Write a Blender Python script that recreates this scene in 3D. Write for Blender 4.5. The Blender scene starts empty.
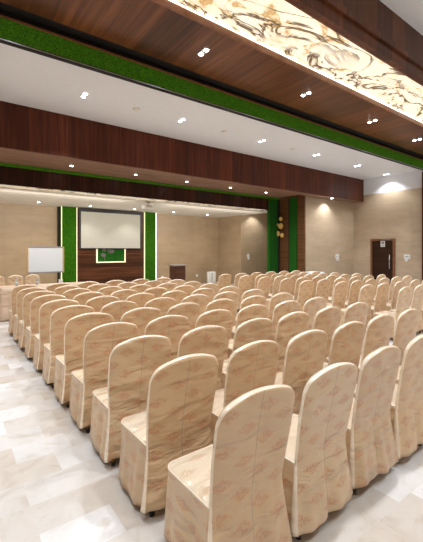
import bpy, bmesh, math, random
from mathutils import Vector, Matrix, Euler
random.seed(7)
S = bpy.context.scene
COL = S.collection
R = math.radians

# ------------------------------------------------------------------ materials
def new_mat(name):
    m = bpy.data.materials.new(name); m.use_nodes = True
    nt = m.node_tree; nt.nodes.clear()
    out = nt.nodes.new('ShaderNodeOutputMaterial')
    b = nt.nodes.new('ShaderNodeBsdfPrincipled')
    nt.links.new(b.outputs[0], out.inputs[0])
    return m, nt, b
def N(nt, t, **kw):
    n = nt.nodes.new(t)
    for k, v in kw.items():
        if k.startswith('i_'):
            n.inputs[k[2:].replace('_', ' ')].default_value = v
        else: setattr(n, k, v)
    return n
def L(nt, a, b): nt.links.new(a, b)
def ramp(nt, fac, stops, interp='LINEAR'):
    r = nt.nodes.new('ShaderNodeValToRGB'); r.color_ramp.interpolation = interp
    e = r.color_ramp.elements
    while len(e) > 1: e.remove(e[-1])
    e[0].position = stops[0][0]; e[0].color = (*stops[0][1], 1)
    for p, c in stops[1:]:
        x = e.new(p); x.color = (*c, 1)
    L(nt, fac, r.inputs[0]); return r
def coords(nt, kind='Object', scale=(1,1,1), rot=(0,0,0)):
    tc = nt.nodes.new('ShaderNodeTexCoord'); mp = nt.nodes.new('ShaderNodeMapping')
    mp.inputs['Scale'].default_value = scale; mp.inputs['Rotation'].default_value = rot
    L(nt, tc.outputs[kind], mp.inputs[0]); return mp.outputs[0]
def bump(nt, b, h, strength, dist=.01):
    n = N(nt, 'ShaderNodeBump'); n.inputs['Strength'].default_value = strength; n.inputs['Distance'].default_value = dist
    L(nt, h, n.inputs['Height']); L(nt, n.outputs[0], b.inputs['Normal']); return n
def math_(nt, op, a, b=None, c=None, clamp=False):
    n = nt.nodes.new('ShaderNodeMath'); n.operation = op; n.use_clamp = clamp
    for i, v in enumerate((a, b, c)):
        if v is None: continue
        if isinstance(v, (int, float)): n.inputs[i].default_value = v
        else: L(nt, v, n.inputs[i])
    return n.outputs[0]
def mix(nt, fac, a, b, mode='MIX'):
    n = nt.nodes.new('ShaderNodeMix'); n.data_type = 'RGBA'; n.blend_type = mode
    for i, v in ((0, fac), (6, a), (7, b)):
        if isinstance(v, (int, float)): n.inputs[i].default_value = v
        elif isinstance(v, tuple): n.inputs[i].default_value = (*v, 1)
        else: L(nt, v, n.inputs[i])
    return n.outputs[2]
def plain(name, col, rough=.5, metal=0, noise=.06, coat=0):
    m, nt, b = new_mat(name)
    n = N(nt, 'ShaderNodeTexNoise'); n.inputs['Scale'].default_value = 9; n.inputs['Detail'].default_value = 4
    L(nt, coords(nt), n.inputs[0])
    lo = tuple(c*(1-noise) for c in col); hi = tuple(min(1, c*(1+noise)) for c in col)
    L(nt, ramp(nt, n.outputs[0], [(.3, lo), (.7, hi)]).outputs[0], b.inputs['Base Color'])
    b.inputs['Roughness'].default_value = rough; b.inputs['Metallic'].default_value = metal
    b.inputs['Coat Weight'].default_value = coat
    return m
def emit(name, col, st):
    m, nt, b = new_mat(name)
    b.inputs['Base Color'].default_value = (*col, 1)
    b.inputs['Emission Color'].default_value = (*col, 1); b.inputs['Emission Strength'].default_value = st
    return m

def satin(name, base, motif, pattern=True, rough=.36, seam=False):
    m, nt, b = new_mat(name)
    tc = nt.nodes.new('ShaderNodeTexCoord'); sep = nt.nodes.new('ShaderNodeSeparateXYZ')
    oi = nt.nodes.new('ShaderNodeObjectInfo')
    # gently warped weave so that the motifs are never ruler straight
    nz = N(nt, 'ShaderNodeTexNoise'); nz.inputs['Scale'].default_value = 7; nz.inputs['Detail'].default_value = 2
    L(nt, tc.outputs['UV'], nz.inputs[0])
    wv = nt.nodes.new('ShaderNodeVectorMath'); wv.operation = 'MULTIPLY_ADD'
    L(nt, nz.outputs['Color'], wv.inputs[0]); wv.inputs[1].default_value = (.03, .03, 0); L(nt, tc.outputs['UV'], wv.inputs[2])
    L(nt, wv.outputs[0], sep.inputs[0])
    x = math_(nt, 'ADD', sep.outputs[0], math_(nt, 'MULTIPLY', oi.outputs['Random'], 3.7)); y = math_(nt, 'ADD', sep.outputs[1], math_(nt, 'MULTIPLY', oi.outputs['Random'], 5.3))
    U = math_(nt, 'MULTIPLY', x, 1/.25); V = math_(nt, 'MULTIPLY', y, 1/.17)
    def lat(off):
        a = math_(nt, 'ABSOLUTE', math_(nt, 'SUBTRACT', math_(nt, 'FRACT', math_(nt, 'ADD', U, off)), .5))
        c = math_(nt, 'ABSOLUTE', math_(nt, 'SUBTRACT', math_(nt, 'FRACT', math_(nt, 'ADD', V, off)), .5))
        return math_(nt, 'ADD', a, math_(nt, 'MULTIPLY', c, 1.3))
    d = math_(nt, 'MINIMUM', lat(10.0), lat(10.5))
    mask = ramp(nt, d, [(.22, (1,1,1)), (.34, (0,0,0))]).outputs[0]
    lace = N(nt, 'ShaderNodeTexNoise'); lace.inputs['Scale'].default_value = 48; lace.inputs['Detail'].default_value = 2; lace.inputs['Distortion'].default_value = 2.2
    L(nt, tc.outputs['UV'], lace.inputs[0])
    lm = ramp(nt, lace.outputs[0], [(.43, (.12,)*3), (.53, (1,)*3)]).outputs[0]
    fac = math_(nt, 'MULTIPLY', math_(nt, 'MULTIPLY', mask, lm), .95 if pattern else .0)
    # every cover is dyed a touch differently
    tint = ramp(nt, oi.outputs['Random'], [(0, base), (.5, tuple(c*k for c, k in zip(base, (1.0, .93, .84)))), (1, tuple(c*k for c, k in zip(base, (.9, .86, .82))))]).outputs[0]
    c = mix(nt, fac, tint, motif)
    sp2 = nt.nodes.new('ShaderNodeSeparateXYZ'); L(nt, tc.outputs['UV'], sp2.inputs[0])
    if seam:      # stitched centre seam of the back
        c = mix(nt, math_(nt, 'LESS_THAN', math_(nt, 'ABSOLUTE', sp2.outputs[0]), .0022), c, tuple(k*.62 for k in base))
    L(nt, c, b.inputs['Base Color'])
    b.inputs['Roughness'].default_value = rough
    b.inputs['Specular IOR Level'].default_value = .75
    b.inputs['Sheen Weight'].default_value = .06; b.inputs['Sheen Roughness'].default_value = .4
    # drawn folds and puckers
    mp = nt.nodes.new('ShaderNodeMapping'); mp.inputs['Scale'].default_value = (2.2, 7.0, 3); mp.inputs['Rotation'].default_value = (0, 0, R(-24))
    ov = nt.nodes.new('ShaderNodeVectorMath'); ov.operation = 'ADD'
    L(nt, tc.outputs['UV'], ov.inputs[0]); L(nt, math_(nt, 'MULTIPLY', oi.outputs['Random'], 31), ov.inputs[1])
    L(nt, ov.outputs[0], mp.inputs[0])
    f1 = N(nt, 'ShaderNodeTexNoise'); f1.inputs['Scale'].default_value = 1; f1.inputs['Detail'].default_value = 1.8; f1.inputs['Distortion'].default_value = .7
    L(nt, mp.outputs[0], f1.inputs[0])
    h = f1.outputs[0]
    if seam:      # the cloth is drawn into tight creases where the back meets the seat
        f2 = N(nt, 'ShaderNodeTexNoise'); f2.inputs['Scale'].default_value = 2.3; f2.inputs['Detail'].default_value = 2; f2.inputs['Distortion'].default_value = 1.0
        L(nt, mp.outputs[0], f2.inputs[0])
        k = ramp(nt, sp2.outputs[1], [(.12, (.15,)*3), (.34, (1,)*3), (.46, (.7,)*3), (.62, (.1,)*3)]).outputs[0]
        h = math_(nt, 'ADD', h, math_(nt, 'MULTIPLY', math_(nt, 'MULTIPLY', f2.outputs[0], k), .55))
    bump(nt, b, h, .85, .045)
    return m

def wood(name, dark, mid, light, plank=.0, axis='Z', rough=.28, gscale=1.0, seam=True):
    """veneer whose grain runs along axis; plank = width of the veneer leaves across it"""
    m, nt, b = new_mat(name)
    st = {'Z': (14, 14, .7), 'Y': (14, .7, 14), 'X': (.7, 14, 14)}[axis]
    v = coords(nt, 'Object', tuple(s*gscale for s in st))
    n = N(nt, 'ShaderNodeTexNoise'); n.inputs['Scale'].default_value = 1; n.inputs['Detail'].default_value = 6; n.inputs['Distortion'].default_value = .6
    L(nt, v, n.inputs[0])
    c = ramp(nt, n.outputs[0], [(.28, dark), (.5, mid), (.75, light)]).outputs[0]
    if plank:
        tc = nt.nodes.new('ShaderNodeTexCoord'); sp = nt.nodes.new('ShaderNodeSeparateXYZ'); L(nt, tc.outputs['Object'], sp.inputs[0])
        src = sp.outputs[2] if axis == 'X' else (math_(nt, 'ADD', sp.outputs[0], sp.outputs[1]) if axis == 'Z' else sp.outputs[0])
        fl = math_(nt, 'FLOOR', math_(nt, 'MULTIPLY', src, 1/plank))
        wn = N(nt, 'ShaderNodeTexWhiteNoise', noise_dimensions='1D'); L(nt, fl, wn.inputs['W'])
        var = ramp(nt, wn.outputs[0], [(0, (.62,)*3), (1, (1.25,)*3)]).outputs[0]
        c = mix(nt, 1.0, c, var, 'MULTIPLY')
        if seam:
            fr = math_(nt, 'FRACT', math_(nt, 'MULTIPLY', src, 1/plank))
            sm = math_(nt, 'LESS_THAN', fr, .02)
            c = mix(nt, sm, c, tuple(x*.4 for x in dark))
    L(nt, c, b.inputs['Base Color']); b.inputs['Roughness'].default_value = rough; b.inputs['Specular IOR Level'].default_value = .25
    return m

def turf(name, dark, light, sc=60):
    m, nt, b = new_mat(name)
    n = N(nt, 'ShaderNodeTexNoise'); n.inputs['Scale'].default_value = sc; n.inputs['Detail'].default_value = 4
    L(nt, coords(nt), n.inputs[0])
    L(nt, ramp(nt, n.outputs[0], [(.35, dark), (.65, light)]).outputs[0], b.inputs['Base Color'])
    b.inputs['Roughness'].default_value = .9; b.inputs['Specular IOR Level'].default_value = .1
    bump(nt, b, n.outputs[0], 1.0, .03)
    return m

def wall_tile(name, base, w=1.2, h=.6):
    m, nt, b = new_mat(name)
    tc = nt.nodes.new('ShaderNodeTexCoord'); sp = nt.nodes.new('ShaderNodeSeparateXYZ'); L(nt, tc.outputs['Object'], sp.inputs[0])
    cb = nt.nodes.new('ShaderNodeCombineXYZ')
    L(nt, math_(nt, 'ADD', sp.outputs[0], sp.outputs[1]), cb.inputs[0]); L(nt, sp.outputs[2], cb.inputs[1])
    br = N(nt, 'ShaderNodeTexBrick'); br.offset = 0; br.inputs['Scale'].default_value = 1
    br.inputs['Brick Width'].default_value = w; br.inputs['Row Height'].default_value = h; br.inputs['Mortar Size'].default_value = .006
    br.inputs['Color1'].default_value = (*base, 1); br.inputs['Color2'].default_value = (*[c*.93 for c in base], 1)
    br.inputs['Mortar'].default_value = (*[c*.82 for c in base], 1)
    L(nt, cb.outputs[0], br.inputs[0])
    n = N(nt, 'ShaderNodeTexNoise'); n.inputs['Scale'].default_value = 1.3; n.inputs['Detail'].default_value = 8; n.inputs['Roughness'].default_value = .6
    L(nt, coords(nt, 'Object', (1, 1, 2.5)), n.inputs[0])
    v = ramp(nt, n.outputs[0], [(.3, (.87, .86, .84)), (.7, (1.08, 1.08, 1.08))]).outputs[0]
    L(nt, mix(nt, 1, br.outputs[0], v, 'MULTIPLY'), b.inputs['Base Color'])
    b.inputs['Roughness'].default_value = .42
    return m

def floor_mat():
    m, nt, b = new_mat('polished_marble_tiles')
    v = coords(nt, 'Object')
    def brick(w, h, off):
        br = N(nt, 'ShaderNodeTexBrick'); br.offset = off; br.inputs['Scale'].default_value = 1
        br.inputs['Brick Width'].default_value = w; br.inputs['Row Height'].default_value = h; br.inputs['Mortar Size'].default_value = .0016
        br.inputs['Color1'].default_value = (0, 0, 0, 1); br.inputs['Color2'].default_value = (1, 1, 1, 1); br.inputs['Mortar'].default_value = (.4, .4, .4, 1)
        L(nt, v, br.inputs[0]); return br
    br = brick(.42, .28, .37)
    tone = ramp(nt, br.outputs[0], [(0, (.56, .51, .455)), (.3, (.60, .565, .53)), (.6, (.62, .605, .59)), (.85, (.67, .67, .675)), (1, (.74, .75, .765))]).outputs[0]
    n = N(nt, 'ShaderNodeTexNoise'); n.inputs['Scale'].default_value = 3.6; n.inputs['Detail'].default_value = 8; n.inputs['Roughness'].default_value = .6; n.inputs['Distortion'].default_value = .8
    off = nt.nodes.new('ShaderNodeVectorMath'); off.operation = 'MULTIPLY_ADD'
    L(nt, br.outputs[0], off.inputs[0]); off.inputs[1].default_value = (7, 3, 2); L(nt, v, off.inputs[2])
    L(nt, off.outputs[0], n.inputs[0])
    cl = ramp(nt, n.outputs[0], [(.30, (.84, .78, .71)), (.44, (1, .98, .96)), (.6, (1.05, 1.05, 1.05)), (.72, (.90, .85, .79))]).outputs[0]
    L(nt, mix(nt, 1, tone, cl, 'MULTIPLY'), b.inputs['Base Color'])
    L(nt, ramp(nt, n.outputs[0], [(.2, (.16,)*3), (.8, (.24,)*3)]).outputs[0], b.inputs['Roughness'])
    return m

def onyx(name, strength):
    m, nt, b = new_mat(name)
    v = coords(nt, 'Object', (.65, 1.15, 1), (0, 0, R(-28)))
    def veins(sc, dist, det):
        n = N(nt, 'ShaderNodeTexNoise'); n.inputs['Scale'].default_value = sc; n.inputs['Detail'].default_value = det; n.inputs['Distortion'].default_value = dist; n.inputs['Roughness'].default_value = .55
        L(nt, v, n.inputs[0]); return math_(nt, 'ABSOLUTE', math_(nt, 'SUBTRACT', n.outputs[0], .5)), n.outputs[0]
    a, raw = veins(.9, 2.2, 5); c2, raw2 = veins(2.6, 1.4, 6)
    big = N(nt, 'ShaderNodeTexNoise'); big.inputs['Scale'].default_value = 1.0; big.inputs['Detail'].default_value = 1; L(nt, v, big.inputs[0])
    wide = ramp(nt, a, [(.006, (0, 0, 0)), (.04, (1, 1, 1))]).outputs[0]
    cloud = ramp(nt, raw2, [(.42, (1, .93, .78)), (.58, (.95, .86, .66)), (.66, (.55, .33, .10)), (.74, (.95, .85, .6))]).outputs[0]
    dark = ramp(nt, raw, [(.44, (.03, .018, .01)), (.56, (.22, .12, .04))]).outputs[0]
    sel = ramp(nt, big.outputs[0], [(.40, (1, 1, 1)), (.47, (0, 0, 0))]).outputs[0]
    keep = math_(nt, 'MAXIMUM', wide, math_(nt, 'MULTIPLY', sel, .9))
    col = mix(nt, keep, dark, cloud)
    L(nt, col, b.inputs['Base Color']); L(nt, col, b.inputs['Emission Color'])
    b.inputs['Emission Strength'].default_value = strength; b.inputs['Roughness'].default_value = .25
    return m

SATIN = satin('champagne_damask_satin', (.61, .46, .295), (.53, .28, .15))
BACKSATIN = satin('champagne_back_satin', (.61, .46, .295), (.53, .28, .15), seam=True)
SEATSATIN = satin('champagne_lit_seat_satin', (.78, .68, .54), (.70, .52, .36), rough=.26)  # same satin lightened: white highlights of the seat tops put into the colour
RIM = satin('champagne_lit_rim_piping', (.88, .80, .68), (.7, .5, .3), pattern=False, rough=.24)  # pale base colour paints the overhead highlight on the back rim; piping shares it
GOLD = plain('brass_leg', (.45, .25, .08), .35, .6)
BLACK = plain('black_plastic', (.015, .015, .017), .45)
FLOOR = floor_mat()
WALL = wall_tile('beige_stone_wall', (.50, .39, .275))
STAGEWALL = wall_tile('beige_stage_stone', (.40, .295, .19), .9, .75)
WHITE = plain('white_ceiling_paint', (.74, .75, .78), .8, noise=.015)
STAGEWHITE = plain('stage_ceiling_paint', (.72, .67, .6), .8, noise=.015)
BEAMW = wood('dark_walnut_fascia', (.05, .009, .003), (.098, .020, .006), (.16, .040, .012), .42, 'Z', .45)
BEAMUNDER = wood('pale_walnut_underside', (.16, .08, .045), (.22, .12, .075), (.3, .17, .11), 0, 'X', .5)
SOFFIT = wood('walnut_soffit', (.07, .021, .007), (.125, .043, .015), (.19, .07, .027), .62, 'Y', .3, .8, seam=False)
NEARW = wood('walnut_near_fascia', (.065, .018, .006), (.105, .032, .010), (.155, .052, .019), .5, 'Z', .4)
HEADW = wood('black_walnut_header', (.02, .006, .004), (.045, .014, .008), (.09, .03, .015), .3, 'Z', .35)
FEATW = wood('feature_walnut', (.035, .011, .005), (.075, .025, .01), (.14, .05, .02), .24, 'X', .35)
RETW = wood('return_walnut', (.11, .045, .015), (.19, .08, .03), (.27, .12, .05), .3, 'Y', .4)
DOORW = wood('door_walnut', (.018, .007, .003), (.042, .015, .007), (.07, .026, .012), .5, 'Y', .4)
FRAMEW = plain('door_frame_wood', (.20, .075, .03), .4, noise=.2)
GAP = plain('black_recess', (.008, .007, .006), .8)
TURF = turf('green_turf', (.025, .13, .006), (.12, .37, .02))
TURFS = turf('stage_green_turf', (.009, .07, .003), (.055, .20, .006))
TURFD = turf('deep_green_turf', (.008, .07, .006), (.03, .17, .02))
SILVER = plain('brushed_aluminium', (.6, .6, .6), .3, .9)
GREYMETAL = plain('grey_metal', (.25, .25, .26), .4, .7)
ONYX = onyx('backlit_onyx', .6)
ONYXS = onyx('backlit_onyx_strip', .22)
LED = emit('led_strip', (1, .92, .75), 4)
LEDG = emit('led_strip_soft', (.95, 1, .5), 1.0)
LEDW = emit('led_strip_warm', (1, .93, .6), 1.2)
LAMP = emit('downlight_lens', (.9, .95, 1), 30)
CHROME = plain('white_lamp_trim', (.5, .5, .5), .4, .3)
SCREEN = plain('projection_fabric', (.50, .49, .43), .8, noise=.01)
BOARD = plain('whiteboard_enamel', (.64, .69, .76), .3, noise=.01)
WOODGOLD = plain('pine_edge', (.5, .3, .08), .5)
CLOTH = satin('cream_table_cloth', (.68, .54, .42), (.6, .4, .3), pattern=False, rough=.55)
WHITECLOTH = plain('pale_blue_cloth', (.62, .72, .76), .7)
PLASTIC = plain('white_plastic', (.75, .75, .73), .4)
GREYP = plain('grey_print', (.22, .22, .24), .6)
LECT = wood('lectern_wood', (.05, .02, .01), (.09, .035, .02), (.14, .06, .03), 0, 'X', .4)
LECTOP = plain('lectern_top', (.33, .28, .25), .4)
GOLDISC = plain('gilded_disc', (.95, .66, .22), .35, .15)
STONE = plain('grey_flower_relief', (.16, .15, .13), .6, noise=.3)
LABELW = plain('bottle_label', (.5, .6, .7), .5)
m_, nt_, b_ = new_mat('clear_bottle'); GLASS = m_
b_.inputs['Base Color'].default_value = (.9, .93, .95, 1); b_.inputs['Roughness'].default_value = .08; b_.inputs['Transmission Weight'].default_value = .8; b_.inputs['IOR'].default_value = 1.4

# ------------------------------------------------------------------ mesh helpers
def bx(bm, x0, x1, y0, y1, z0, z1, mi=0, bev=0):
    r = bmesh.ops.create_cube(bm, size=1)
    vs = r['verts']
    bmesh.ops.scale(bm, vec=(abs(x1-x0), abs(y1-y0), abs(z1-z0)), verts=vs)
    bmesh.ops.translate(bm, vec=((x0+x1)/2, (y0+y1)/2, (z0+z1)/2), verts=vs)
    fs = {f for v in vs for f in v.link_faces}
    for f in fs: f.material_index = mi
    if bev:
        es = list({e for v in vs for e in v.link_edges})
        bmesh.ops.bevel(bm, geom=es, offset=bev, segments=2, affect='EDGES', profile=.5)
def cyl(bm, p, r, h, axis='Z', seg=20, r2=None, mi=0):
    rr = bmesh.ops.create_cone(bm, cap_ends=True, segments=seg, radius1=r, radius2=r if r2 is None else r2, depth=h)
    vs = rr['verts']
    if axis == 'X': bmesh.ops.rotate(bm, verts=vs, matrix=Matrix.Rotation(R(90), 3, 'Y'))
    if axis == 'Y': bmesh.ops.rotate(bm, verts=vs, matrix=Matrix.Rotation(R(90), 3, 'X'))
    bmesh.ops.translate(bm, vec=p, verts=vs)
    for f in {f for v in vs for f in v.link_faces}: f.material_index = mi
def tube(bm, pts, r, seg=6, closed=False, mi=0):
    rings = []; n = len(pts)
    for i, p in enumerate(pts):
        a = Vector(pts[(i-1) % n] if closed or i else pts[0]); b = Vector(pts[(i+1) % n] if closed or i < n-1 else pts[-1])
        t = (b-a).normalized(); up = Vector((0, 0, 1)) if abs(t.z) < .9 else Vector((0, 1, 0))
        s = t.cross(up).normalized(); u = s.cross(t)
        rings.append([bm.verts.new(Vector(p)+s*r*math.cos(k*2*math.pi/seg)+u*r*math.sin(k*2*math.pi/seg)) for k in range(seg)])
    for i in range(n if closed else n-1):
        A, B = rings[i], rings[(i+1) % n]
        for k in range(seg):
            f = bm.faces.new((A[k], A[(k+1) % seg], B[(k+1) % seg], B[k])); f.material_index = mi; f.smooth = True
    if not closed:
        bm.faces.new(rings[0][::-1]); bm.faces.new(rings[-1])
def lathe(bm, prof, seg=20, c=(0, 0, 0), mi=0):
    rings = []
    for r, z in prof:
        rings.append([bm.verts.new((c[0]+max(r, .0005)*math.cos(k*2*math.pi/seg), c[1]+max(r, .0005)*math.sin(k*2*math.pi/seg), c[2]+z)) for k in range(seg)])
    for A, B in zip(rings, rings[1:]):
        for k in range(seg):
            f = bm.faces.new((A[k], A[(k+1) % seg], B[(k+1) % seg], B[k])); f.smooth = True; f.material_index = mi
    bm.faces.new(rings[0][::-1]); bm.faces.new(rings[-1])
def obj(name, bm, mats, parent=None, smooth=False):
    bmesh.ops.recalc_face_normals(bm, faces=bm.faces)
    me = bpy.data.meshes.new(name); bm.to_mesh(me); bm.free()
    for m in (mats if isinstance(mats, (list, tuple)) else [mats]): me.materials.append(m)
    if smooth:
        for p in me.polygons: p.use_smooth = True
    o = bpy.data.objects.new(name, me); COL.objects.link(o)
    if parent: o.parent = parent
    return o
def tag(o, label=None, cat=None, group=None, kind=None):
    if label: o['label'] = label
    if cat: o['category'] = cat
    if group: o['group'] = group
    if kind: o['kind'] = kind
    return o
def empty(name, loc=(0, 0, 0), rz=0):
    o = bpy.data.objects.new(name, None); COL.objects.link(o); o.location = loc; o.rotation_euler = (0, 0, rz); o.empty_display_size = .1
    return o
def one(name, m, *b, parent=None, bev=0):
    bm = bmesh.new()
    for q in b: bx(bm, *q, bev=bev)
    return obj(name, bm, m, parent)
def struct(name, m, *b, label=None):
    o = one(name, m, *b); o['kind'] = 'structure'; o['category'] = name.split('_')[0]
    if label: o['label'] = label
    return o
def copy_tree(o, parent=None):
    c = o.copy(); COL.objects.link(c)
    if parent: c.parent = parent
    for ch in list(o.children): copy_tree(ch, c)
    return c

# ------------------------------------------------------------------ the room
XL, XR, YB = -2.6, 15.0, -2.8
ZC, ZN = 4.82, 5.94
XW = 11.45          # return wall beside the stage opening
struct('floor', FLOOR, (XL-.3, XR+.3, YB-.3, 15.1, -.1, 0), label='polished cream and beige marble tile floor of the hall')
struct('wall_left', WALL, (XL-.15, XL, YB, 14.7, 0, ZN), label='beige stone wall on the left side of the hall')
struct('wall_rear', WALL, (XL, XR, YB-.15, YB, 0, ZN), label='beige stone wall behind the camera')
struct('wall_right', WALL, (XR, XR+.15, YB, 9.17, 0, 4.13), label='beige stone wall with the brown door')
struct('trim_1', WHITE, (XR-.004, XR+.15, YB, 9.17, 4.13, ZN), label='white painted band above the beige right wall')
struct('wall_front', WALL, (XW+.03, XR+.15, 9.17, 9.32, 0, ZC), label='beige stone wall between the turf column and the door wall')
struct('ceiling', WHITE, (XL, XR+.15, 6.0, 8.67, ZC, ZC+.1), label='white ceiling bay with a row of twin downlights')
struct('trim_2', WHITE, (XL, XR+.15, YB-.15, 3.2, ZN, ZN+.1), label='high white ceiling nearest the camera')
struct('trim_3', NEARW, (XL, XR, 3.14, 3.24, 5.05, ZN), label='walnut fascia dropping from the near white ceiling')
struct('trim_4', SOFFIT, (XL, XR, 4.34, 5.60, 5.05, 5.15), label='wide walnut soffit with twin downlights')
struct('trim_5', FRAMEW, (XL, XR, 4.315, 4.34, 5.04, 5.24), (XL, XR, 3.24, 3.262, 5.05, 5.24), label='thin brown lips along the glowing marble band')
struct('trim_6', GAP, (XL, XR, 5.60, 5.92, 5.13, 5.25), (XL, XR, 5.59, 5.602, 5.055, 5.2), label='black shadow gap beside the long turf strip')
struct('trim_7', NEARW, (XL, XR, 3.1, 4.45, 5.26, 5.36), label='walnut backing board above the wide glowing marble band')
struct('trim_8', TURF, (XL, XR, 5.86, 5.93, 4.70, 4.99), label='long bright green turf strip under the ceiling')
struct('trim_9', FRAMEW, (XL, XR, 5.83, 5.93, 4.99, 5.015), label='thin brown batten on top of the long turf strip')
struct('trim_10', SILVER, (XL, XR, 5.85, 5.862, 4.672, 4.684), label='silver edge bead under the long turf strip')
struct('trim_11', GAP, (XL, XR, 5.862, 5.95, 4.665, 4.70), (XL, XR, 5.93, 6.0, 4.70, 5.3), label='black edge where the turf strip meets the ceiling')
struct('beam_main', BEAMW, (XL, XR-.002, 8.67, 8.75, 3.84, ZC), label='deep reddish walnut beam crossing the hall')
struct('beam_underside', BEAMUNDER, (XL, XR-.002, 8.67, 9.08, 3.82, 3.84), label='pale brown underside of the reddish walnut beam')
struct('trim_12', GAP, (XL, XR, 9.08, 9.16, 3.86, 4.0), label='black gap behind the beam underside')
struct('trim_13', BEAMUNDER, (XL, XW, 9.16, 10.46, 3.90, 3.96), label='brown soffit with small downlights before the stage')
struct('beam_header', HEADW, (XL, XW, 10.55, 10.60, 3.36, 3.83), (XL, XW, 10.60, 11.0, 3.40, 3.44), label='dark wood header above the stage opening')
struct('trim_14', TURF, (XL, XW, 10.46, 10.55, 3.83, 3.90), label='thin green turf line on top of the dark stage header')
struct('trim_15', TURFD, (10.85, 11.38, 10.5, 10.62, 0, 3.84), label='green turf column at the right end of the stage header')
struct('wall_return', RETW, (XW, XW+.1, 9.165, 10.7, 0, 3.9), label='walnut return wall carrying the gold discs')
struct('trim_16', TURFD, (XW-.05, XW, 9.51, 9.88, 0, 3.82), label='narrow green turf column on the walnut return wall')
struct('trim_17', GAP, (XW-.06, XW, 9.88, 9.92, 0, 3.82), (XW-.07, XW, 10.44, 10.62, 0, 3.82), label='black shadow lines beside the turf columns')
ZS = 3.34
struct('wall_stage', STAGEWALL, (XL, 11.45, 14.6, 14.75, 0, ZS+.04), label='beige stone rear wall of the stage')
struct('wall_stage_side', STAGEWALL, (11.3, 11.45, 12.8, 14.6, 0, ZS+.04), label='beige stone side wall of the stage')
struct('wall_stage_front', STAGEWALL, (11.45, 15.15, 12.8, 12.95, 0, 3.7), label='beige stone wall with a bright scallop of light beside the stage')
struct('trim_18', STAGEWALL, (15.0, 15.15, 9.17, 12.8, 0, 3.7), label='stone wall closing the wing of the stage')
struct('trim_19', STAGEWHITE, (XL, 11.5, 11.0, 14.7, ZS, ZS+.1), (11.5, 15.1, 10.6, 12.9, 3.62, 3.72), (11.45, 11.5, 10.6, 12.9, ZS, 3.72), label='white stage ceiling with small downlights')
struct('trim_20', BEAMW, (14.72, 14.995, 5.72, 6.12, 0, 4.7), label='dark wood pilaster at the right wall')

o = one('marble_band', ONYX, (XL, XR, 3.262, 4.315, 5.17, 5.19)); tag(o, 'backlit cream onyx marble band with brown veins in the walnut ceiling', 'ceiling panel', kind='thing')
o = one('marble_band', ONYXS, (XL, XW, 10.62, 10.97, 3.35, 3.365)); tag(o, 'thin glowing marble strip under the dark stage header', 'ceiling panel', kind='thing')
for y0, y1, nm in ((3.263, 3.28, 'near'), (4.297, 4.314, 'far')):
    o = one('led_strip', LED, (XL, XR, y0, y1, 5.145, 5.158)); tag(o, 'warm white light line along the %s edge of the wide marble band' % ('fascia' if nm == 'near' else 'soffit'), 'light strip')

# ------------------------------------------------------------------ lamps
def spot(loc, energy, size=120, blend=.6, rad=.05, color=(.93, .965, 1), aim=(0, 0, -1), parent=None):
    l = bpy.data.lights.new('downlight_lamp', 'SPOT'); l.energy = energy; l.spot_size = R(size); l.spot_blend = blend; l.shadow_soft_size = rad; l.color = color
    o = bpy.data.objects.new('downlight_lamp', l); COL.objects.link(o)
    o.location = loc; o.rotation_euler = Vector(aim).to_track_quat('-Z', 'Y').to_euler()
    return o
def twin_light(r, sp):
    root = empty('twin_downlight')
    bm = bmesh.new(); bx(bm, -r*1.5, r*1.5, -sp/2-r*1.4, sp/2+r*1.4, -.008, 0, bev=.002)
    obj('housing', bm, CHROME, root)
    for s in (-1, 1):
        bm = bmesh.new(); cyl(bm, (0, s*sp/2, -.012), r, .01); obj('lens', bm, LAMP, root)
    return root
ORD = ['first', 'second', 'third', 'fourth', 'fifth', 'sixth', 'seventh', 'eighth', 'ninth', 'tenth', 'eleventh', 'twelfth']
WS = (1, .95, .88)
base = twin_light(.037, .155)
base['category'] = 'ceiling light'
used = False
def put_twin(x, y, z, label, group, en, size=120, **kw):
    global used
    o = base if not used else copy_tree(base); used = True
    o.location = (x, y, z); tag(o, label, 'ceiling light', group)
    spot((x, y, z-.03), en, size, **kw)
    return o
for i, x in enumerate((-1.8, .83, 3.50, 6.23, 8.95, 11.55, 14.1)):
    put_twin(x, 4.93, 5.05, 'twin downlight in the wide walnut soffit, %s from the left wall' % ORD[i], 'twin downlights in the walnut soffit', 220, 100)
for i, x in enumerate((-.25, 2.22, 4.55, 7.27, 9.8, 12.26, 14.6)):
    put_twin(x, 7.33 if i < 6 else 7.45, ZC, 'twin downlight in the white ceiling bay, %s from the left wall' % ORD[i], 'twin downlights in the white ceiling bay', 290 if i < 6 else 140)
bm = bmesh.new(); cyl(bm, (0, 0, -.004), .05, .008); ss = empty('small_downlight'); obj('housing', bm, CHROME, ss)
bm = bmesh.new(); cyl(bm, (0, 0, -.011), .036, .008); obj('lens', bm, LAMP, ss)
used2 = False
def put_small(x, y, z, label, group, en, size=110, **kw):
    global used2
    o = ss if not used2 else copy_tree(ss); used2 = True
    o.location = (x, y, z); tag(o, label, 'ceiling light', group)
    if en: spot((x, y, z-.03), en, size, **kw)
for i, x in enumerate((-1.0, .8, 2.62, 4.45, 6.25, 8.1, 9.9)):
    put_small(x, 9.75, 3.90, 'small downlight in the brown soffit before the stage, %s from the left' % ORD[i], 'small downlights in the brown soffit', 55)
for i, x in enumerate((.72, 2.52, 4.32, 6.12, 7.95, 9.8)):
    put_small(x, 13.5, ZS, 'small downlight in the white stage ceiling, %s from the left' % ORD[i], 'small downlights in the stage ceiling', 56, 110, color=(1, .96, .9))
put_small(12.02, 12.35, 3.62, 'small downlight washing the stone wall beside the stage', 'wall washing downlights', 90, 110, aim=(.02, .12, -1))
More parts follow.
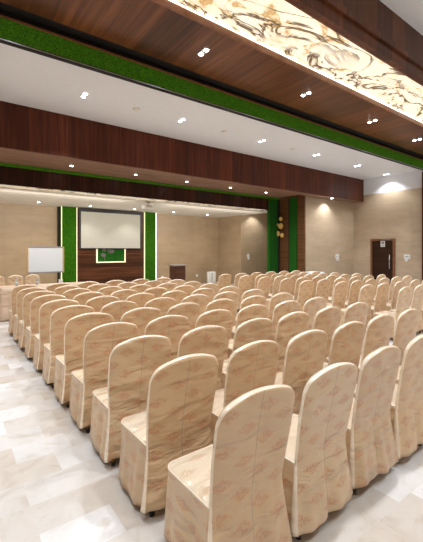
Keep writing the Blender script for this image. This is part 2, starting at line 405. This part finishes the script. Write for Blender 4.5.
for xx, ll in ((.6, 4.6), (3.9, 2.0), (8.8, 4.8)):  # added unseen lamps standing in for the marble strip's light on the stage
    al = bpy.data.lights.new('added_stage_fill', 'AREA'); al.shape = 'RECTANGLE'; al.size = ll; al.size_y = .08; al.energy = 17*ll; al.color = (1, .95, .86)
    ao = bpy.data.objects.new('added_stage_fill', al); COL.objects.link(ao); ao.location = (xx, 11.06, ZS-.17); ao.rotation_euler = Vector((0, 1, -1.1)).to_track_quat('-Z', 'Y').to_euler()
put_small(12.8, 8.80, 3.82, 'small downlight under the beam washing the beige wall', 'wall washing downlights', 85, 120, aim=(.0, .2, -1))
k = 0
for y in (-1.2, 1.3):  # unseen downlights added as overall fill for the hall
    for x in (-.6, 3, 6.6, 10.2, 13.6):
        put_twin(x, y, ZN, 'added unseen fill downlight in the high near ceiling, %s row, %s from the left wall' % ('rear' if y < 0 else 'front', ORD[k % 5]), 'added fill downlights in the high ceiling', 340); k += 1
# detectors between the downlights
bm = bmesh.new(); lathe(bm, [(.02, -.02), (.075, -.014), (.085, 0)]); d0 = obj('ceiling_speaker', bm, STAGEWHITE)
for i, x in enumerate((3.38, 5.9, 8.64)):
    d = d0 if not i else d0.copy()
    if i: COL.objects.link(d)
    d.location = (x, 7.36, ZC)
    tag(d, 'round flush white ceiling disc in the downlight row, %s from the left' % ORD[i], 'speaker', 'round ceiling discs')

# ------------------------------------------------------------------ chairs
HW = .25
def uvset(bm): return bm.loops.layers.uv.new('UVMap')
def back_mesh(seed):
    rnd = random.Random(seed)
    bm = bmesh.new(); uv = uvset(bm)
    nu, nv = 28, 34
    ph = [rnd.uniform(0, 6.28) for _ in range(8)]
    def us(i):
        q = -1+2*i/nu; return q*(1.5-.5*q*q)
    def hw(z):
        if z > .45: return .238 + .018*min(1, (z-.45)/.25)
        return .236 + .044*((.45-z)/.4)**1.4
    def P(u, v, side):
        zt = .98-.062*u*u-.055*abs(u)**14
        zb = .082+.012*math.sin(2.3*u+ph[0])+.008*abs(u) if side < 0 else .06
        z = zb+v*(zt-zb)
        x = u*hw(z)
        low = max(0, (.46-z)/.41)
        y = -.095*max(0, (z-.42)/.55)**1.1 - (.055*low**1.1 if side < 0 else 0)
        if side < 0:
            y -= low*(.012*math.sin(7*u+ph[1]+2*z)+.007*math.sin(13*u+ph[2]))
            y -= .004*math.sin(3.1*u+9*z+ph[3])*(1-abs(u))
            y += .006*math.exp(-(u/.04)**2)*(.3+low)        # centre seam
            y += .012*(abs(u)**6)                            # rounded edge
        else:
            y += .042 + .003*math.sin(4*u+6*z+ph[4])*(1-abs(u)) - .010*(abs(u)**6)
        return (x, y, z)
    fr = [[bm.verts.new(P(us(i), j/nv, -1)) for i in range(nu+1)] for j in range(nv+1)]
    ff = [[bm.verts.new(P(us(i), j/nv, 1)) for i in range(nu+1)] for j in range(nv+1)]
    def face(vs, mi=0):
        f = bm.faces.new(vs); f.material_index = mi; f.smooth = True
        for l in f.loops: l[uv].uv = (l.vert.co.x, l.vert.co.z)
        return f
    for j in range(nv):
        for i in range(nu):
            face((fr[j][i], fr[j][i+1], fr[j+1][i+1], fr[j+1][i]))
            face((ff[j][i+1], ff[j][i], ff[j+1][i], ff[j+1][i+1]))
    # rim with a rounded middle row
    def loop_pts(g): return [g[j][0] for j in range(nv)]+[g[nv][i] for i in range(nu)]+[g[j][nu] for j in range(nv, -1, -1)]
    A, B = loop_pts(fr), loop_pts(ff)
    cx, cz = 0, .5
    M = []
    for a, b in zip(A, B):
        c = (a.co+b.co)/2; d = Vector((c.x-cx, 0, max(0, c.z-.62)*1.0)).normalized()
        M.append(bm.verts.new(c+d*.008))
    for i in range(len(A)-1):
        face((A[i+1], A[i], M[i], M[i+1]), 1); face((M[i+1], M[i], B[i], B[i+1]), 1)
    face([fr[0][i] for i in range(nu+1)]+[M[-1]]+[ff[0][i] for i in range(nu, -1, -1)]+[M[0]], 0)
    return bm
def perimeter(s, w0=.232, w1=.237, y0=.03, y1=.45, r=.06):
    """point + outward normal + arclength along the U (left rear -> front -> right rear)"""
    segs = []
    pts = []
    n = 26
    for i in range(n): pts.append((-(w0+(w1-w0)*i/n), y0+(y1-r-y0)*i/n, -1, 0))
    for i in range(9):
        a = math.pi-i/8*math.pi/2
        pts.append((-(w1-r)+r*math.cos(a), y1-r+r*math.sin(a), math.cos(a), math.sin(a)))
    for i in range(1, n): pts.append((-(w1-r)+2*(w1-r)*i/n, y1, 0, 1))
    L2 = [(-x, y, -nx, ny) for x, y, nx, ny in pts[:n+9]][::-1]
    return pts+L2
def skirt_mesh(seed):
    rnd = random.Random(seed)
    bm = bmesh.new(); uv = uvset(bm)
    pts = perimeter(0); ph = [rnd.uniform(0, 6.28) for _ in range(6)]
    nv = 16; rows = []; arc = [0]
    for a, b in zip(pts, pts[1:]): arc.append(arc[-1]+math.hypot(a[0]-b[0], a[1]-b[1]))
    T = arc[-1]
    for j in range(nv+1):
        v = j/nv; row = []
        for (x, y, nx, ny), s in zip(pts, arc):
            z0 = .058+.012*math.sin(9*s+ph[0])
            z = z0+(.442-z0)*v
            low = 1-v
            # free pleats next to the back cover, softer folds at the front
            edge = math.exp(-min(s, T-s)/.10)
            amp = .006+.010*edge
            fold = math.sin(34*s+ph[1]+1.5*v)*amp+math.sin(61*s+ph[2])*amp*.45+math.sin(17*s+ph[3]-v*2)*.007
            off = .002+.030*low**1.1+fold*.8*min(1, low*1.8)
            row.append(bm.verts.new((x+nx*off, y+ny*off, z)))
        rows.append(row)
    for j in range(nv):
        for i in range(len(pts)-1):
            f = bm.faces.new((rows[j][i], rows[j][i+1], rows[j+1][i+1], rows[j+1][i])); f.smooth = True
            for l, (jj, ii) in zip(f.loops, ((j, i), (j, i+1), (j+1, i+1), (j+1, i))):
                l[uv].uv = (arc[ii], l.vert.co.z)
    return bm
def seat_mesh(seed):
    bm = bmesh.new(); uv = uvset(bm)
    pts = perimeter(0)
    cx, cy = 0, .24
    rings = []
    for f, z in ((1.0, .415), (1.018, .428), (1.012, .441), (.96, .450), (.8, .454), (.55, .457), (.25, .458)):
        rings.append([bm.verts.new((cx+(x-cx)*f, cy+(y-cy)*f, z)) for x, y, _, _ in pts])
    n = len(pts)
    def fc(vs):
        f = bm.faces.new(vs); f.smooth = True
        for l in f.loops: l[uv].uv = (l.vert.co.x, l.vert.co.y)
    for A, B in zip(rings, rings[1:]):
        for i in range(n): fc((A[i], A[(i+1) % n], B[(i+1) % n], B[i]))
    fc(rings[-1]); fc(rings[0][::-1])
    return bm
def piping_bm():
    bm = bmesh.new(); pts = perimeter(0)
    tube(bm, [((x)*1.015, (y-.24)*1.015+.24, .442) for x, y, _, _ in pts], .0055, 5)
    return bm
def make_chair(v, caps):
    root = empty('banquet_chair')
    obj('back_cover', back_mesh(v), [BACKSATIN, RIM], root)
    s = obj('skirt', skirt_mesh(v+50), SATIN, root)
    md = s.modifiers.new('thick', 'SOLIDIFY'); md.thickness = .004; md.offset = -1
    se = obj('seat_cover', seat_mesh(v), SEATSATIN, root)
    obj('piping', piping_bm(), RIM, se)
    for x, y in ((-.2, .03), (.2, .03), (-.2, .385), (.2, .385)):
        bm = bmesh.new(); lathe(bm, [(.013, .022), (.018, .41)], 10, (x, y, 0)); l = obj('leg', bm, GOLD, root)
        if caps:
            bm = bmesh.new(); lathe(bm, [(.016, 0), (.017, .03)], 10, (x, y, 0)); tag(obj('foot_cap', bm, BLACK, l), 'black plastic foot cap')
        else:
            bm = bmesh.new(); lathe(bm, [(.015, 0), (.018, .41)], 10, (x, y, 0)); old = l.data; bpy.data.objects.remove(l); l = obj('leg', bm, GOLD, root)
    return root
protos = {(v, c): make_chair(v*11+3, c) for v in range(3) for c in (0, 1)}
fresh = set(protos)
def chair(x, y, rz, label, group, v, caps=0, s=1.0, sx=1.0):
    k = (v, caps)
    if k in fresh: fresh.discard(k); o = protos[k]
    else: o = copy_tree(protos[k])
    o.location = (x, y, 0); o.rotation_euler = (0, 0, R(rz))
    if s != 1 or sx != 1: o.scale = (s*sx, s, s)
    tag(o, label, 'chair', group)
    return o
rowname = ['row nearest the camera', 'second row', 'third row', 'fourth row', 'fifth row', 'sixth row', 'seventh row', 'eighth row', 'ninth row', 'tenth row', 'row closest to the stage']
rnd = random.Random(4)
for r in range(11):
    y = 1.239+.07+.637*r
    for c in range(6):
        x = 1.214+.597*c
        seat = ['beside the marble aisle', 'second from the marble aisle', 'third from the marble aisle', 'third from the middle gap', 'second from the middle gap', 'beside the middle gap'][c]
        lab = 'covered chair in the large block, %s, %s' % (rowname[r], seat)
        chair(x+rnd.uniform(-.002, .002), y+rnd.uniform(-.012, .012), rnd.uniform(-.8, .8), lab, 'covered chairs of the large block', rnd.randrange(3), 1 if (r == 0 or c == 0) else 0)
rb = [(3.08, (6.74, 7.33, 7.93, 8.53)), (3.72, (6.57, 7.18, 7.88, 8.60, 9.20)), (4.40, (6.74, 7.33, 7.92, 8.53, 9.12, 9.72)), (5.06, (6.42, 7.05, 7.70, 8.33, 8.99, 9.65)),
      (5.72, (6.50, 7.10, 7.70, 8.30, 8.90, 9.50)), (6.38, (6.42, 7.02, 7.62, 8.21, 8.80, 9.40)), (7.06, (6.40, 7.02, 7.62, 8.21, 8.80, 9.40)), (7.80, (6.28, 6.90, 7.52, 8.12, 8.72, 9.32))]
names8 = ['nearest row', 'second row', 'third row', 'fourth row', 'fifth row', 'sixth row', 'seventh row', 'farthest row']
colname = ['beside the middle gap', 'second from the gap', 'third from the gap', 'fourth from the gap', 'fifth from the gap', 'sixth from the gap']
for r, (y, xs) in enumerate(rb):
    for c, x in enumerate(xs):
        rz = rnd.uniform(0, 3)+(5 if c == 0 and r > 3 else 0)
        chair(x, y+.055, rz, 'covered chair in the door side block, %s, %s' % (names8[r], colname[c]), 'covered chairs of the door side block', rnd.randrange(3))
for i, (x, y, rz, where) in enumerate(((1.01, 10.72, 184, 'at the table corner by the photo edge'), (1.44, 10.74, 177, 'in the middle of three behind the table'), (1.87, 10.75, 180, 'nearest the whiteboard stand'))):
    chair(x, y, rz, 'covered chair behind the draped head table, '+where, 'covered chairs behind the head table', i, s=1.0, sx=.70)

# ------------------------------------------------------------------ draped head table and what stands on it
def draped(name, x0, x1, y0, y1, h, mat, label, cat='table', amp=.02):
    root = empty(name, ((x0+x1)/2, (y0+y1)/2, 0)); hx, hy = (x1-x0)/2, (y1-y0)/2
    tag(root, label, cat)
    one('tabletop', LECT, (-hx, hx, -hy, hy, h-.035, h-.006), parent=root)
    for sx in (-1, 1):
        for sy in (-1, 1):
            bm = bmesh.new(); cyl(bm, (sx*(hx-.08), sy*(hy-.08), (h-.035)/2), .02, h-.035); obj('leg', bm, GREYMETAL, root)
    bm = bmesh.new(); uv = uvset(bm)
    per = []; n = 60; st = .03
    tot = 0
    def walk(a, b, nx, ny, k):
        for i in range(k): per.append((a[0]+(b[0]-a[0])*i/k, a[1]+(b[1]-a[1])*i/k, nx, ny))
    e = .012
    X, Y = hx+e, hy+e
    walk((-X, -Y), (X, -Y), 0, -1, int(2*X/st)); walk((X, -Y), (X, Y), 1, 0, int(2*Y/st)); walk((X, Y), (-X, Y), 0, 1, int(2*X/st)); walk((-X, Y), (-X, -Y), -1, 0, int(2*Y/st))
    rows = []
    for j in range(10):
        v = j/9; z = h*(1-v)+.012*v
        rows.append([bm.verts.new((x+nx*(amp*v*(1+math.sin(i*.95)+.4*math.sin(i*2.3))), y+ny*(amp*v*(1+math.sin(i*.95)+.4*math.sin(i*2.3))), z)) for i, (x, y, nx, ny) in enumerate(per)])
    m = len(per)
    for A, B in zip(rows, rows[1:]):
        for i in range(m):
            f = bm.faces.new((A[i], A[(i+1) % m], B[(i+1) % m], B[i])); f.smooth = True
    bm.faces.new(rows[0])
    for f in bm.faces:
        for l in f.loops: l[uv].uv = (l.vert.co.x+l.vert.co.y, l.vert.co.z)
    c = obj('table_cloth', bm, mat)
    c.location = root.location
    md = c.modifiers.new('thick', 'SOLIDIFY'); md.thickness = .004; md.offset = 1
    return root, c
t1, c1 = draped('head_table', .98, 3.0, 9.45, 10.05, .77, CLOTH, 'long head table hidden under cream cloth before the stage')
tag(c1, 'cream pleated cloth draped over the long head table', 'tablecloth')
t2, c2 = draped('side_table', 11.0, 11.75, 8.45, 8.98, .80, WHITECLOTH, 'small table under pale blue cloth near the turf column')
tag(c2, 'pale blue cloth over the small table by the return wall', 'tablecloth')
def bottle(x, y, label):
    root = empty('water_bottle', (x, y, .777)); tag(root, label, 'bottle', 'water bottles on the head table')
    bm = bmesh.new(); lathe(bm, [(.026, 0), (.03, .01), (.03, .12), (.026, .15), (.012, .175), (.012, .19)], 16); b = obj('body', bm, GLASS, root)
    bm = bmesh.new(); lathe(bm, [(.0305, .05), (.0305, .10)], 16); obj('paper_band', bm, LABELW, root)
    bm = bmesh.new(); lathe(bm, [(.014, .188), (.014, .205)], 12); obj('cap', bm, PLASTIC, root)
bottle(1.33, 9.75, 'clear water bottle on the head table nearest the photo edge')
bottle(1.80, 9.8, 'clear water bottle on the middle of the head table')
root = empty('name_card', (2.36, 9.8, .777), R(-20)); tag(root, 'small white folded card standing on the head table', 'card')
bm = bmesh.new(); bx(bm, -.05, .05, -.02, -.016, 0, .11); obj('front_leaf', bm, PLASTIC, root)
bm = bmesh.new(); bx(bm, -.05, .05, .016, .02, 0, .11); obj('rear_leaf', bm, PLASTIC, root)
bm = bmesh.new(); bx(bm, -.05, .05, -.02, .02, .106, .112); obj('fold', bm, PLASTIC, root)

# ------------------------------------------------------------------ whiteboard on its stand
def place(x, w):   # point at pixel column x and forward distance w
    th = .6398; r = (x-211.5)*w/353.1
    return r*math.cos(th)+w*math.sin(th), -r*math.sin(th)+w*math.cos(th)
wb = empty('whiteboard', (2.45, 12.0, 0)); tag(wb, 'white dry-erase board on a grey metal stand behind the head table', 'whiteboard')
bm = bmesh.new(); bx(bm, -.50, .50, 0, .02, .98, 1.73); obj('panel', bm, BOARD, wb)
bm = bmesh.new(); bx(bm, -.50, .50, -.012, .03, 1.73, 1.77, bev=.004); obj('top_rail', bm, GREYP, wb)
bm = bmesh.new(); bx(bm, -.50, .50, -.05, .03, .94, .98, bev=.004); obj('tray', bm, GREYP, wb)
for s in (-1, 1):
    bm = bmesh.new(); bx(bm, s*.52-.022, s*.52+.022, -.01, .03, .94, 1.77, bev=.004); obj('side_rail', bm, WOODGOLD, wb)
    bm = bmesh.new(); cyl(bm, (s*.44, .05, .5), .018, 1.0); obj('leg', bm, GREYMETAL, wb)
    bm = bmesh.new(); bx(bm, s*.44-.025, s*.44+.025, -.22, .3, 0, .035, bev=.006); obj('foot', bm, BLACK, wb)

# ------------------------------------------------------------------ feature wall of the stage
struct('trim_21', FEATW, (4.05, 6.94, 14.35, 14.6, 0, ZS), label='dark walnut feature wall behind the projection screen')
struct('trim_22', GAP, (3.39, 3.46, 14.45, 14.6, 0, ZS), label='black reveal beside the bright turf column')
struct('trim_23', TURFS, (3.49, 4.02, 14.26, 14.6, 0, ZS), label='bright green turf column beside the whiteboard')
struct('trim_24', TURFS, (6.96, 7.49, 14.26, 14.6, 0, ZS), label='bright green turf column between screen and lectern')
for i, (x, m, lab) in enumerate(((3.465, LEDG, 'glowing light line on the whiteboard side of the turf column'), (4.025, LEDW, 'glowing light line between turf column and walnut feature wall'), (7.495, LED, 'glowing light line between turf column and beige stage wall'), (6.942, LEDG, 'glowing light line between feature wall and lectern side turf'))):
    o = one('led_strip', m, (x, x+(.022 if i in (1, 2) else .016), 14.27, 14.34, 0, ZS-.01)); tag(o, lab, 'light strip')
ps = empty('projection_screen', (5.43, 14.2, 0)); tag(ps, 'large pale projection screen with black border on the walnut feature wall', 'projection screen')
bm = bmesh.new(); bx(bm, -1.26, 1.26, -.005, .0, 1.74, 3.18); obj('fabric', bm, SCREEN, ps)
bm = bmesh.new(); bx(bm, -1.33, -1.26, -.01, .01, 1.71, 3.25); bx(bm, 1.26, 1.33, -.01, .01, 1.71, 3.25); bx(bm, -1.26, 1.26, -.01, .01, 3.18, 3.25); bx(bm, -1.26, 1.26, -.01, .01, 1.71, 1.74); obj('border', bm, BLACK, ps)
bm = bmesh.new(); bx(bm, -1.36, 1.36, -.05, .05, 3.25, 3.31, bev=.01); obj('roller_case', bm, BLACK, ps)
bm = bmesh.new(); bx(bm, -1.3, 1.3, .012, .145, 3.26, 3.30); obj('bracket', bm, BLACK, ps)
pic = empty('turf_picture', (5.44, 14.345, .21)); tag(pic, 'framed green turf panel with grey flowers under the projection screen', 'picture')
bm = bmesh.new(); bx(bm, -.58, .58, -.03, .0, .97, 1.56); obj('turf_panel', bm, TURFD, pic)
bm = bmesh.new()
bx(bm, -.62, -.58, -.06, .0, .93, 1.56); bx(bm, .58, .62, -.06, .0, .93, 1.56); bx(bm, -.58, .58, -.06, .0, .93, .97); obj('glowing_frame', bm, emit('frame_glow', (1, .9, .62), .8), pic)
rf = random.Random(3)
def flower(cx, cz, s):
    bm = bmesh.new()
    for k in range(7):
        a = k*2*math.pi/7
        vs = bmesh.ops.create_uvsphere(bm, u_segments=10, v_segments=6, radius=1)['verts']
        bmesh.ops.scale(bm, vec=(s*.42, .015, s*.2), verts=vs)
        bmesh.ops.rotate(bm, verts=vs, matrix=Matrix.Rotation(-a, 3, 'Y'))
        bmesh.ops.translate(bm, vec=(cx+math.cos(a)*s*.55, -.045, cz+math.sin(a)*s*.4), verts=vs)
    vs = bmesh.ops.create_uvsphere(bm, u_segments=10, v_segments=6, radius=s*.22)['verts']
    bmesh.ops.translate(bm, vec=(cx, -.045, cz), verts=vs)
    obj('flower', bm, STONE, pic, True)
flower(-.02, 1.42, .17); flower(-.34, 1.25, .13); flower(-.30, 1.45, .10)
bm = bmesh.new(); tube(bm, [(-.27, -.04, .98), (-.29, -.045, 1.12), (-.34, -.045, 1.25)], .012); obj('stem', bm, STONE, pic)

# projector under the stage ceiling
pj = empty('projector', (5.62, 11.25, ZS)); tag(pj, 'white projector hanging from the stage ceiling', 'projector')
bm = bmesh.new(); cyl(bm, (0, 0, -.06), .025, .12); cyl(bm, (0, 0, -.008), .08, .016); obj('mount', bm, SILVER, pj)
bm = bmesh.new(); bx(bm, -.2, .2, -.16, .16, -.23, -.11, bev=.02); obj('body', bm, PLASTIC, pj)
bm = bmesh.new(); cyl(bm, (.08, .17, -.17), .04, .05, 'Y'); obj('lens', bm, BLACK, pj)
bm = bmesh.new()
for k in range(6): bx(bm, -.14+.03*k, -.125+.03*k, -.164, -.158, -.20, -.14)
obj('vent', bm, GREYP, pj)

# lectern and the white case behind it
lx, ly = place(177.5, 12.9)
le = empty('lectern', (lx, ly, 0)); le.scale = (1.1, 1, 1.05); tag(le, 'dark wooden lectern with a pale sloping top before the stage wall', 'lectern')
bm = bmesh.new(); bx(bm, -.22, .22, -.16, .16, .05, 1.03); obj('body', bm, LECT, le)
bm = bmesh.new()
for k in range(7): bx(bm, -.20, .20, -.175, -.16, .12+.125*k, .21+.125*k, bev=.004)
obj('slatted_front', bm, LECT, le)
bm = bmesh.new(); bx(bm, -.27, .27, -.21, .21, 1.03, 1.08, bev=.008); obj('top', bm, LECTOP, le)
bm = bmesh.new(); bx(bm, -.25, .25, -.19, .19, 0, .05, bev=.005); obj('plinth', bm, BLACK, le)
cx_, cy_ = place(211.3, 17.2)
ca = empty('white_trolley_case', (cx_, cy_, 0), R(-10)); ca.scale = (1.12, 1, 1.1); tag(ca, 'white upright trolley case standing near the stage wall', 'case')
bm = bmesh.new(); bx(bm, -.19, .19, -.11, .11, .03, .56, bev=.045); obj('shell', bm, PLASTIC, ca, True)
bm = bmesh.new(); tube(bm, [(-.09, 0, .55), (-.09, 0, .62), (-.05, 0, .64), (.05, 0, .64), (.09, 0, .62), (.09, 0, .55)], .012); obj('handle', bm, GREYP, ca)
bm = bmesh.new(); bx(bm, -.03, .0, -.116, -.106, .10, .52); bx(bm, -.12, -.11, -.116, -.106, .15, .5); obj('seam', bm, GREYP, ca)
for s in (-1, 1):
    bm = bmesh.new(); cyl(bm, (s*.13, 0, .025), .025, .03, 'X'); obj('wheel', bm, BLACK, ca)

# ------------------------------------------------------------------ door, switches, sockets, discs
d = empty('door_1', (XR, 7.79, 0)); d['kind'] = 'structure'; d['category'] = 'door'; d['label'] = 'dark brown wooden door with a long steel pull handle'
leaf = one('leaf', DOORW, (-.035, -.002, -.45, .45, .005, 2.06), parent=d)
one('door_frame', FRAMEW, (-.07, -.001, -.53, -.45, 0, 2.14), (-.07, -.001, .45, .53, 0, 2.14), (-.07, -.001, -.45, .45, 2.06, 2.14), parent=d)
bm = bmesh.new(); tube(bm, [(-.09, -.32, .86), (-.09, -.32, 1.47)], .016, 8)
for z in (.93, 1.40): cyl(bm, (-.06, -.32, z), .01, .06, 'X')
tag(obj('handle', bm, SILVER, d), 'long steel pull handle')
bm = bmesh.new(); bx(bm, -.045, -.035, -.11, .08, 1.80, 2.05); sg = obj('sign_plate', bm, PLASTIC, d)
bm = bmesh.new(); bx(bm, -.049, -.045, -.07, .04, 1.92, 2.02); bx(bm, -.049, -.045, -.08, .05, 1.85, 1.875); obj('print', bm, GREYP, sg)
bm = bmesh.new(); bx(bm, -.11, -.07, -.38, .02, 2.08, 2.13, bev=.004); obj('closer', bm, GREYMETAL, d)
def wallbox(name, loc, rz, label, cat, plug=True):
    o = empty(name, loc, rz); tag(o, label, cat)
    bm = bmesh.new(); bx(bm, -.12, .12, -.02, 0, -.02, .17, bev=.004); obj('plate', bm, PLASTIC, o)
    bm = bmesh.new(); bx(bm, -.07, .07, -.026, -.02, .065, .09); obj('switch_row', bm, GREYP, o)
    if plug:
        bm = bmesh.new(); bx(bm, -.05, .05, -.07, -.0, -.12, -.03, bev=.006); obj('socket', bm, PLASTIC, o)
wallbox('wall_control', (13.7, 9.169, 1.31), 0, 'white control plate with socket on the beige wall before the door corner', 'wall switch')
wallbox('wall_control', (XR-.001, 6.79, 1.31), R(-90), 'white control plate with socket beside the brown door', 'wall switch')
o = empty('wall_switch', (11.76, 12.799, 1.30)); tag(o, 'small white switch plate on the scallop lit stone wall', 'wall switch')
bm = bmesh.new(); bx(bm, -.07, .07, -.02, 0, 0, .18, bev=.004); obj('plate', bm, PLASTIC, o)
bm = bmesh.new(); bx(bm, -.045, .045, -.055, -.001, -.1, -.005, bev=.006); obj('socket', bm, PLASTIC, o)
for x, w in ((8.0, 'behind the lectern'), (9.95, 'next to the white trolley case')):
    o = one('wall_socket', PLASTIC, (x-.06, x+.06, 14.58, 14.599, .33, .45), bev=.004); tag(o, 'small white socket low on the stage wall '+w, 'socket')
di = empty('disc_ornament', (XW, 10.36, 0)); tag(di, 'cluster of gilded round discs on the walnut return wall', 'wall ornament')
for y, z, r in ((-.05, 2.99, .09), (.16, 2.75, .07), (-.05, 2.68, .125), (.12, 2.37, .115), (-.12, 2.29, .095)):
    bm = bmesh.new()
    vs0 = len(bm.verts)
    cyl(bm, (-.10, y, z), r, .03, 'X', 24); cyl(bm, (-.12, y, z), r*.55, .03, 'X', 20, r*.3); cyl(bm, (-.045, y, z), .012, .09, 'X', 8)
    obj('disc', bm, GOLDISC, di)

# ------------------------------------------------------------------ camera and world
th = .6398
cam = bpy.data.cameras.new('camera'); co = bpy.data.objects.new('camera', cam); COL.objects.link(co)
cam.sensor_fit = 'HORIZONTAL'; cam.sensor_width = 36; cam.lens = 353.1/423*36; cam.shift_y = -20.7/423; cam.clip_start = .05
co.matrix_world = Matrix.Translation((0, 0, 1.65)) @ (Matrix.Rotation(-th, 4, 'Z') @ Matrix.Rotation(R(90), 4, 'X'))
S.camera = co
w = bpy.data.worlds.new('world'); S.world = w; w.use_nodes = True
w.node_tree.nodes['Background'].inputs[0].default_value = (1, .95, .9, 1); w.node_tree.nodes['Background'].inputs[1].default_value = .3
S.view_settings.view_transform = 'Standard'; S.view_settings.look = 'None'; S.view_settings.gamma = 1; S.view_settings.exposure = 0
S.cycles.max_bounces = 10; S.cycles.diffuse_bounces = 6; S.cycles.sample_clamp_indirect = 6
S.cycles.use_denoising = True
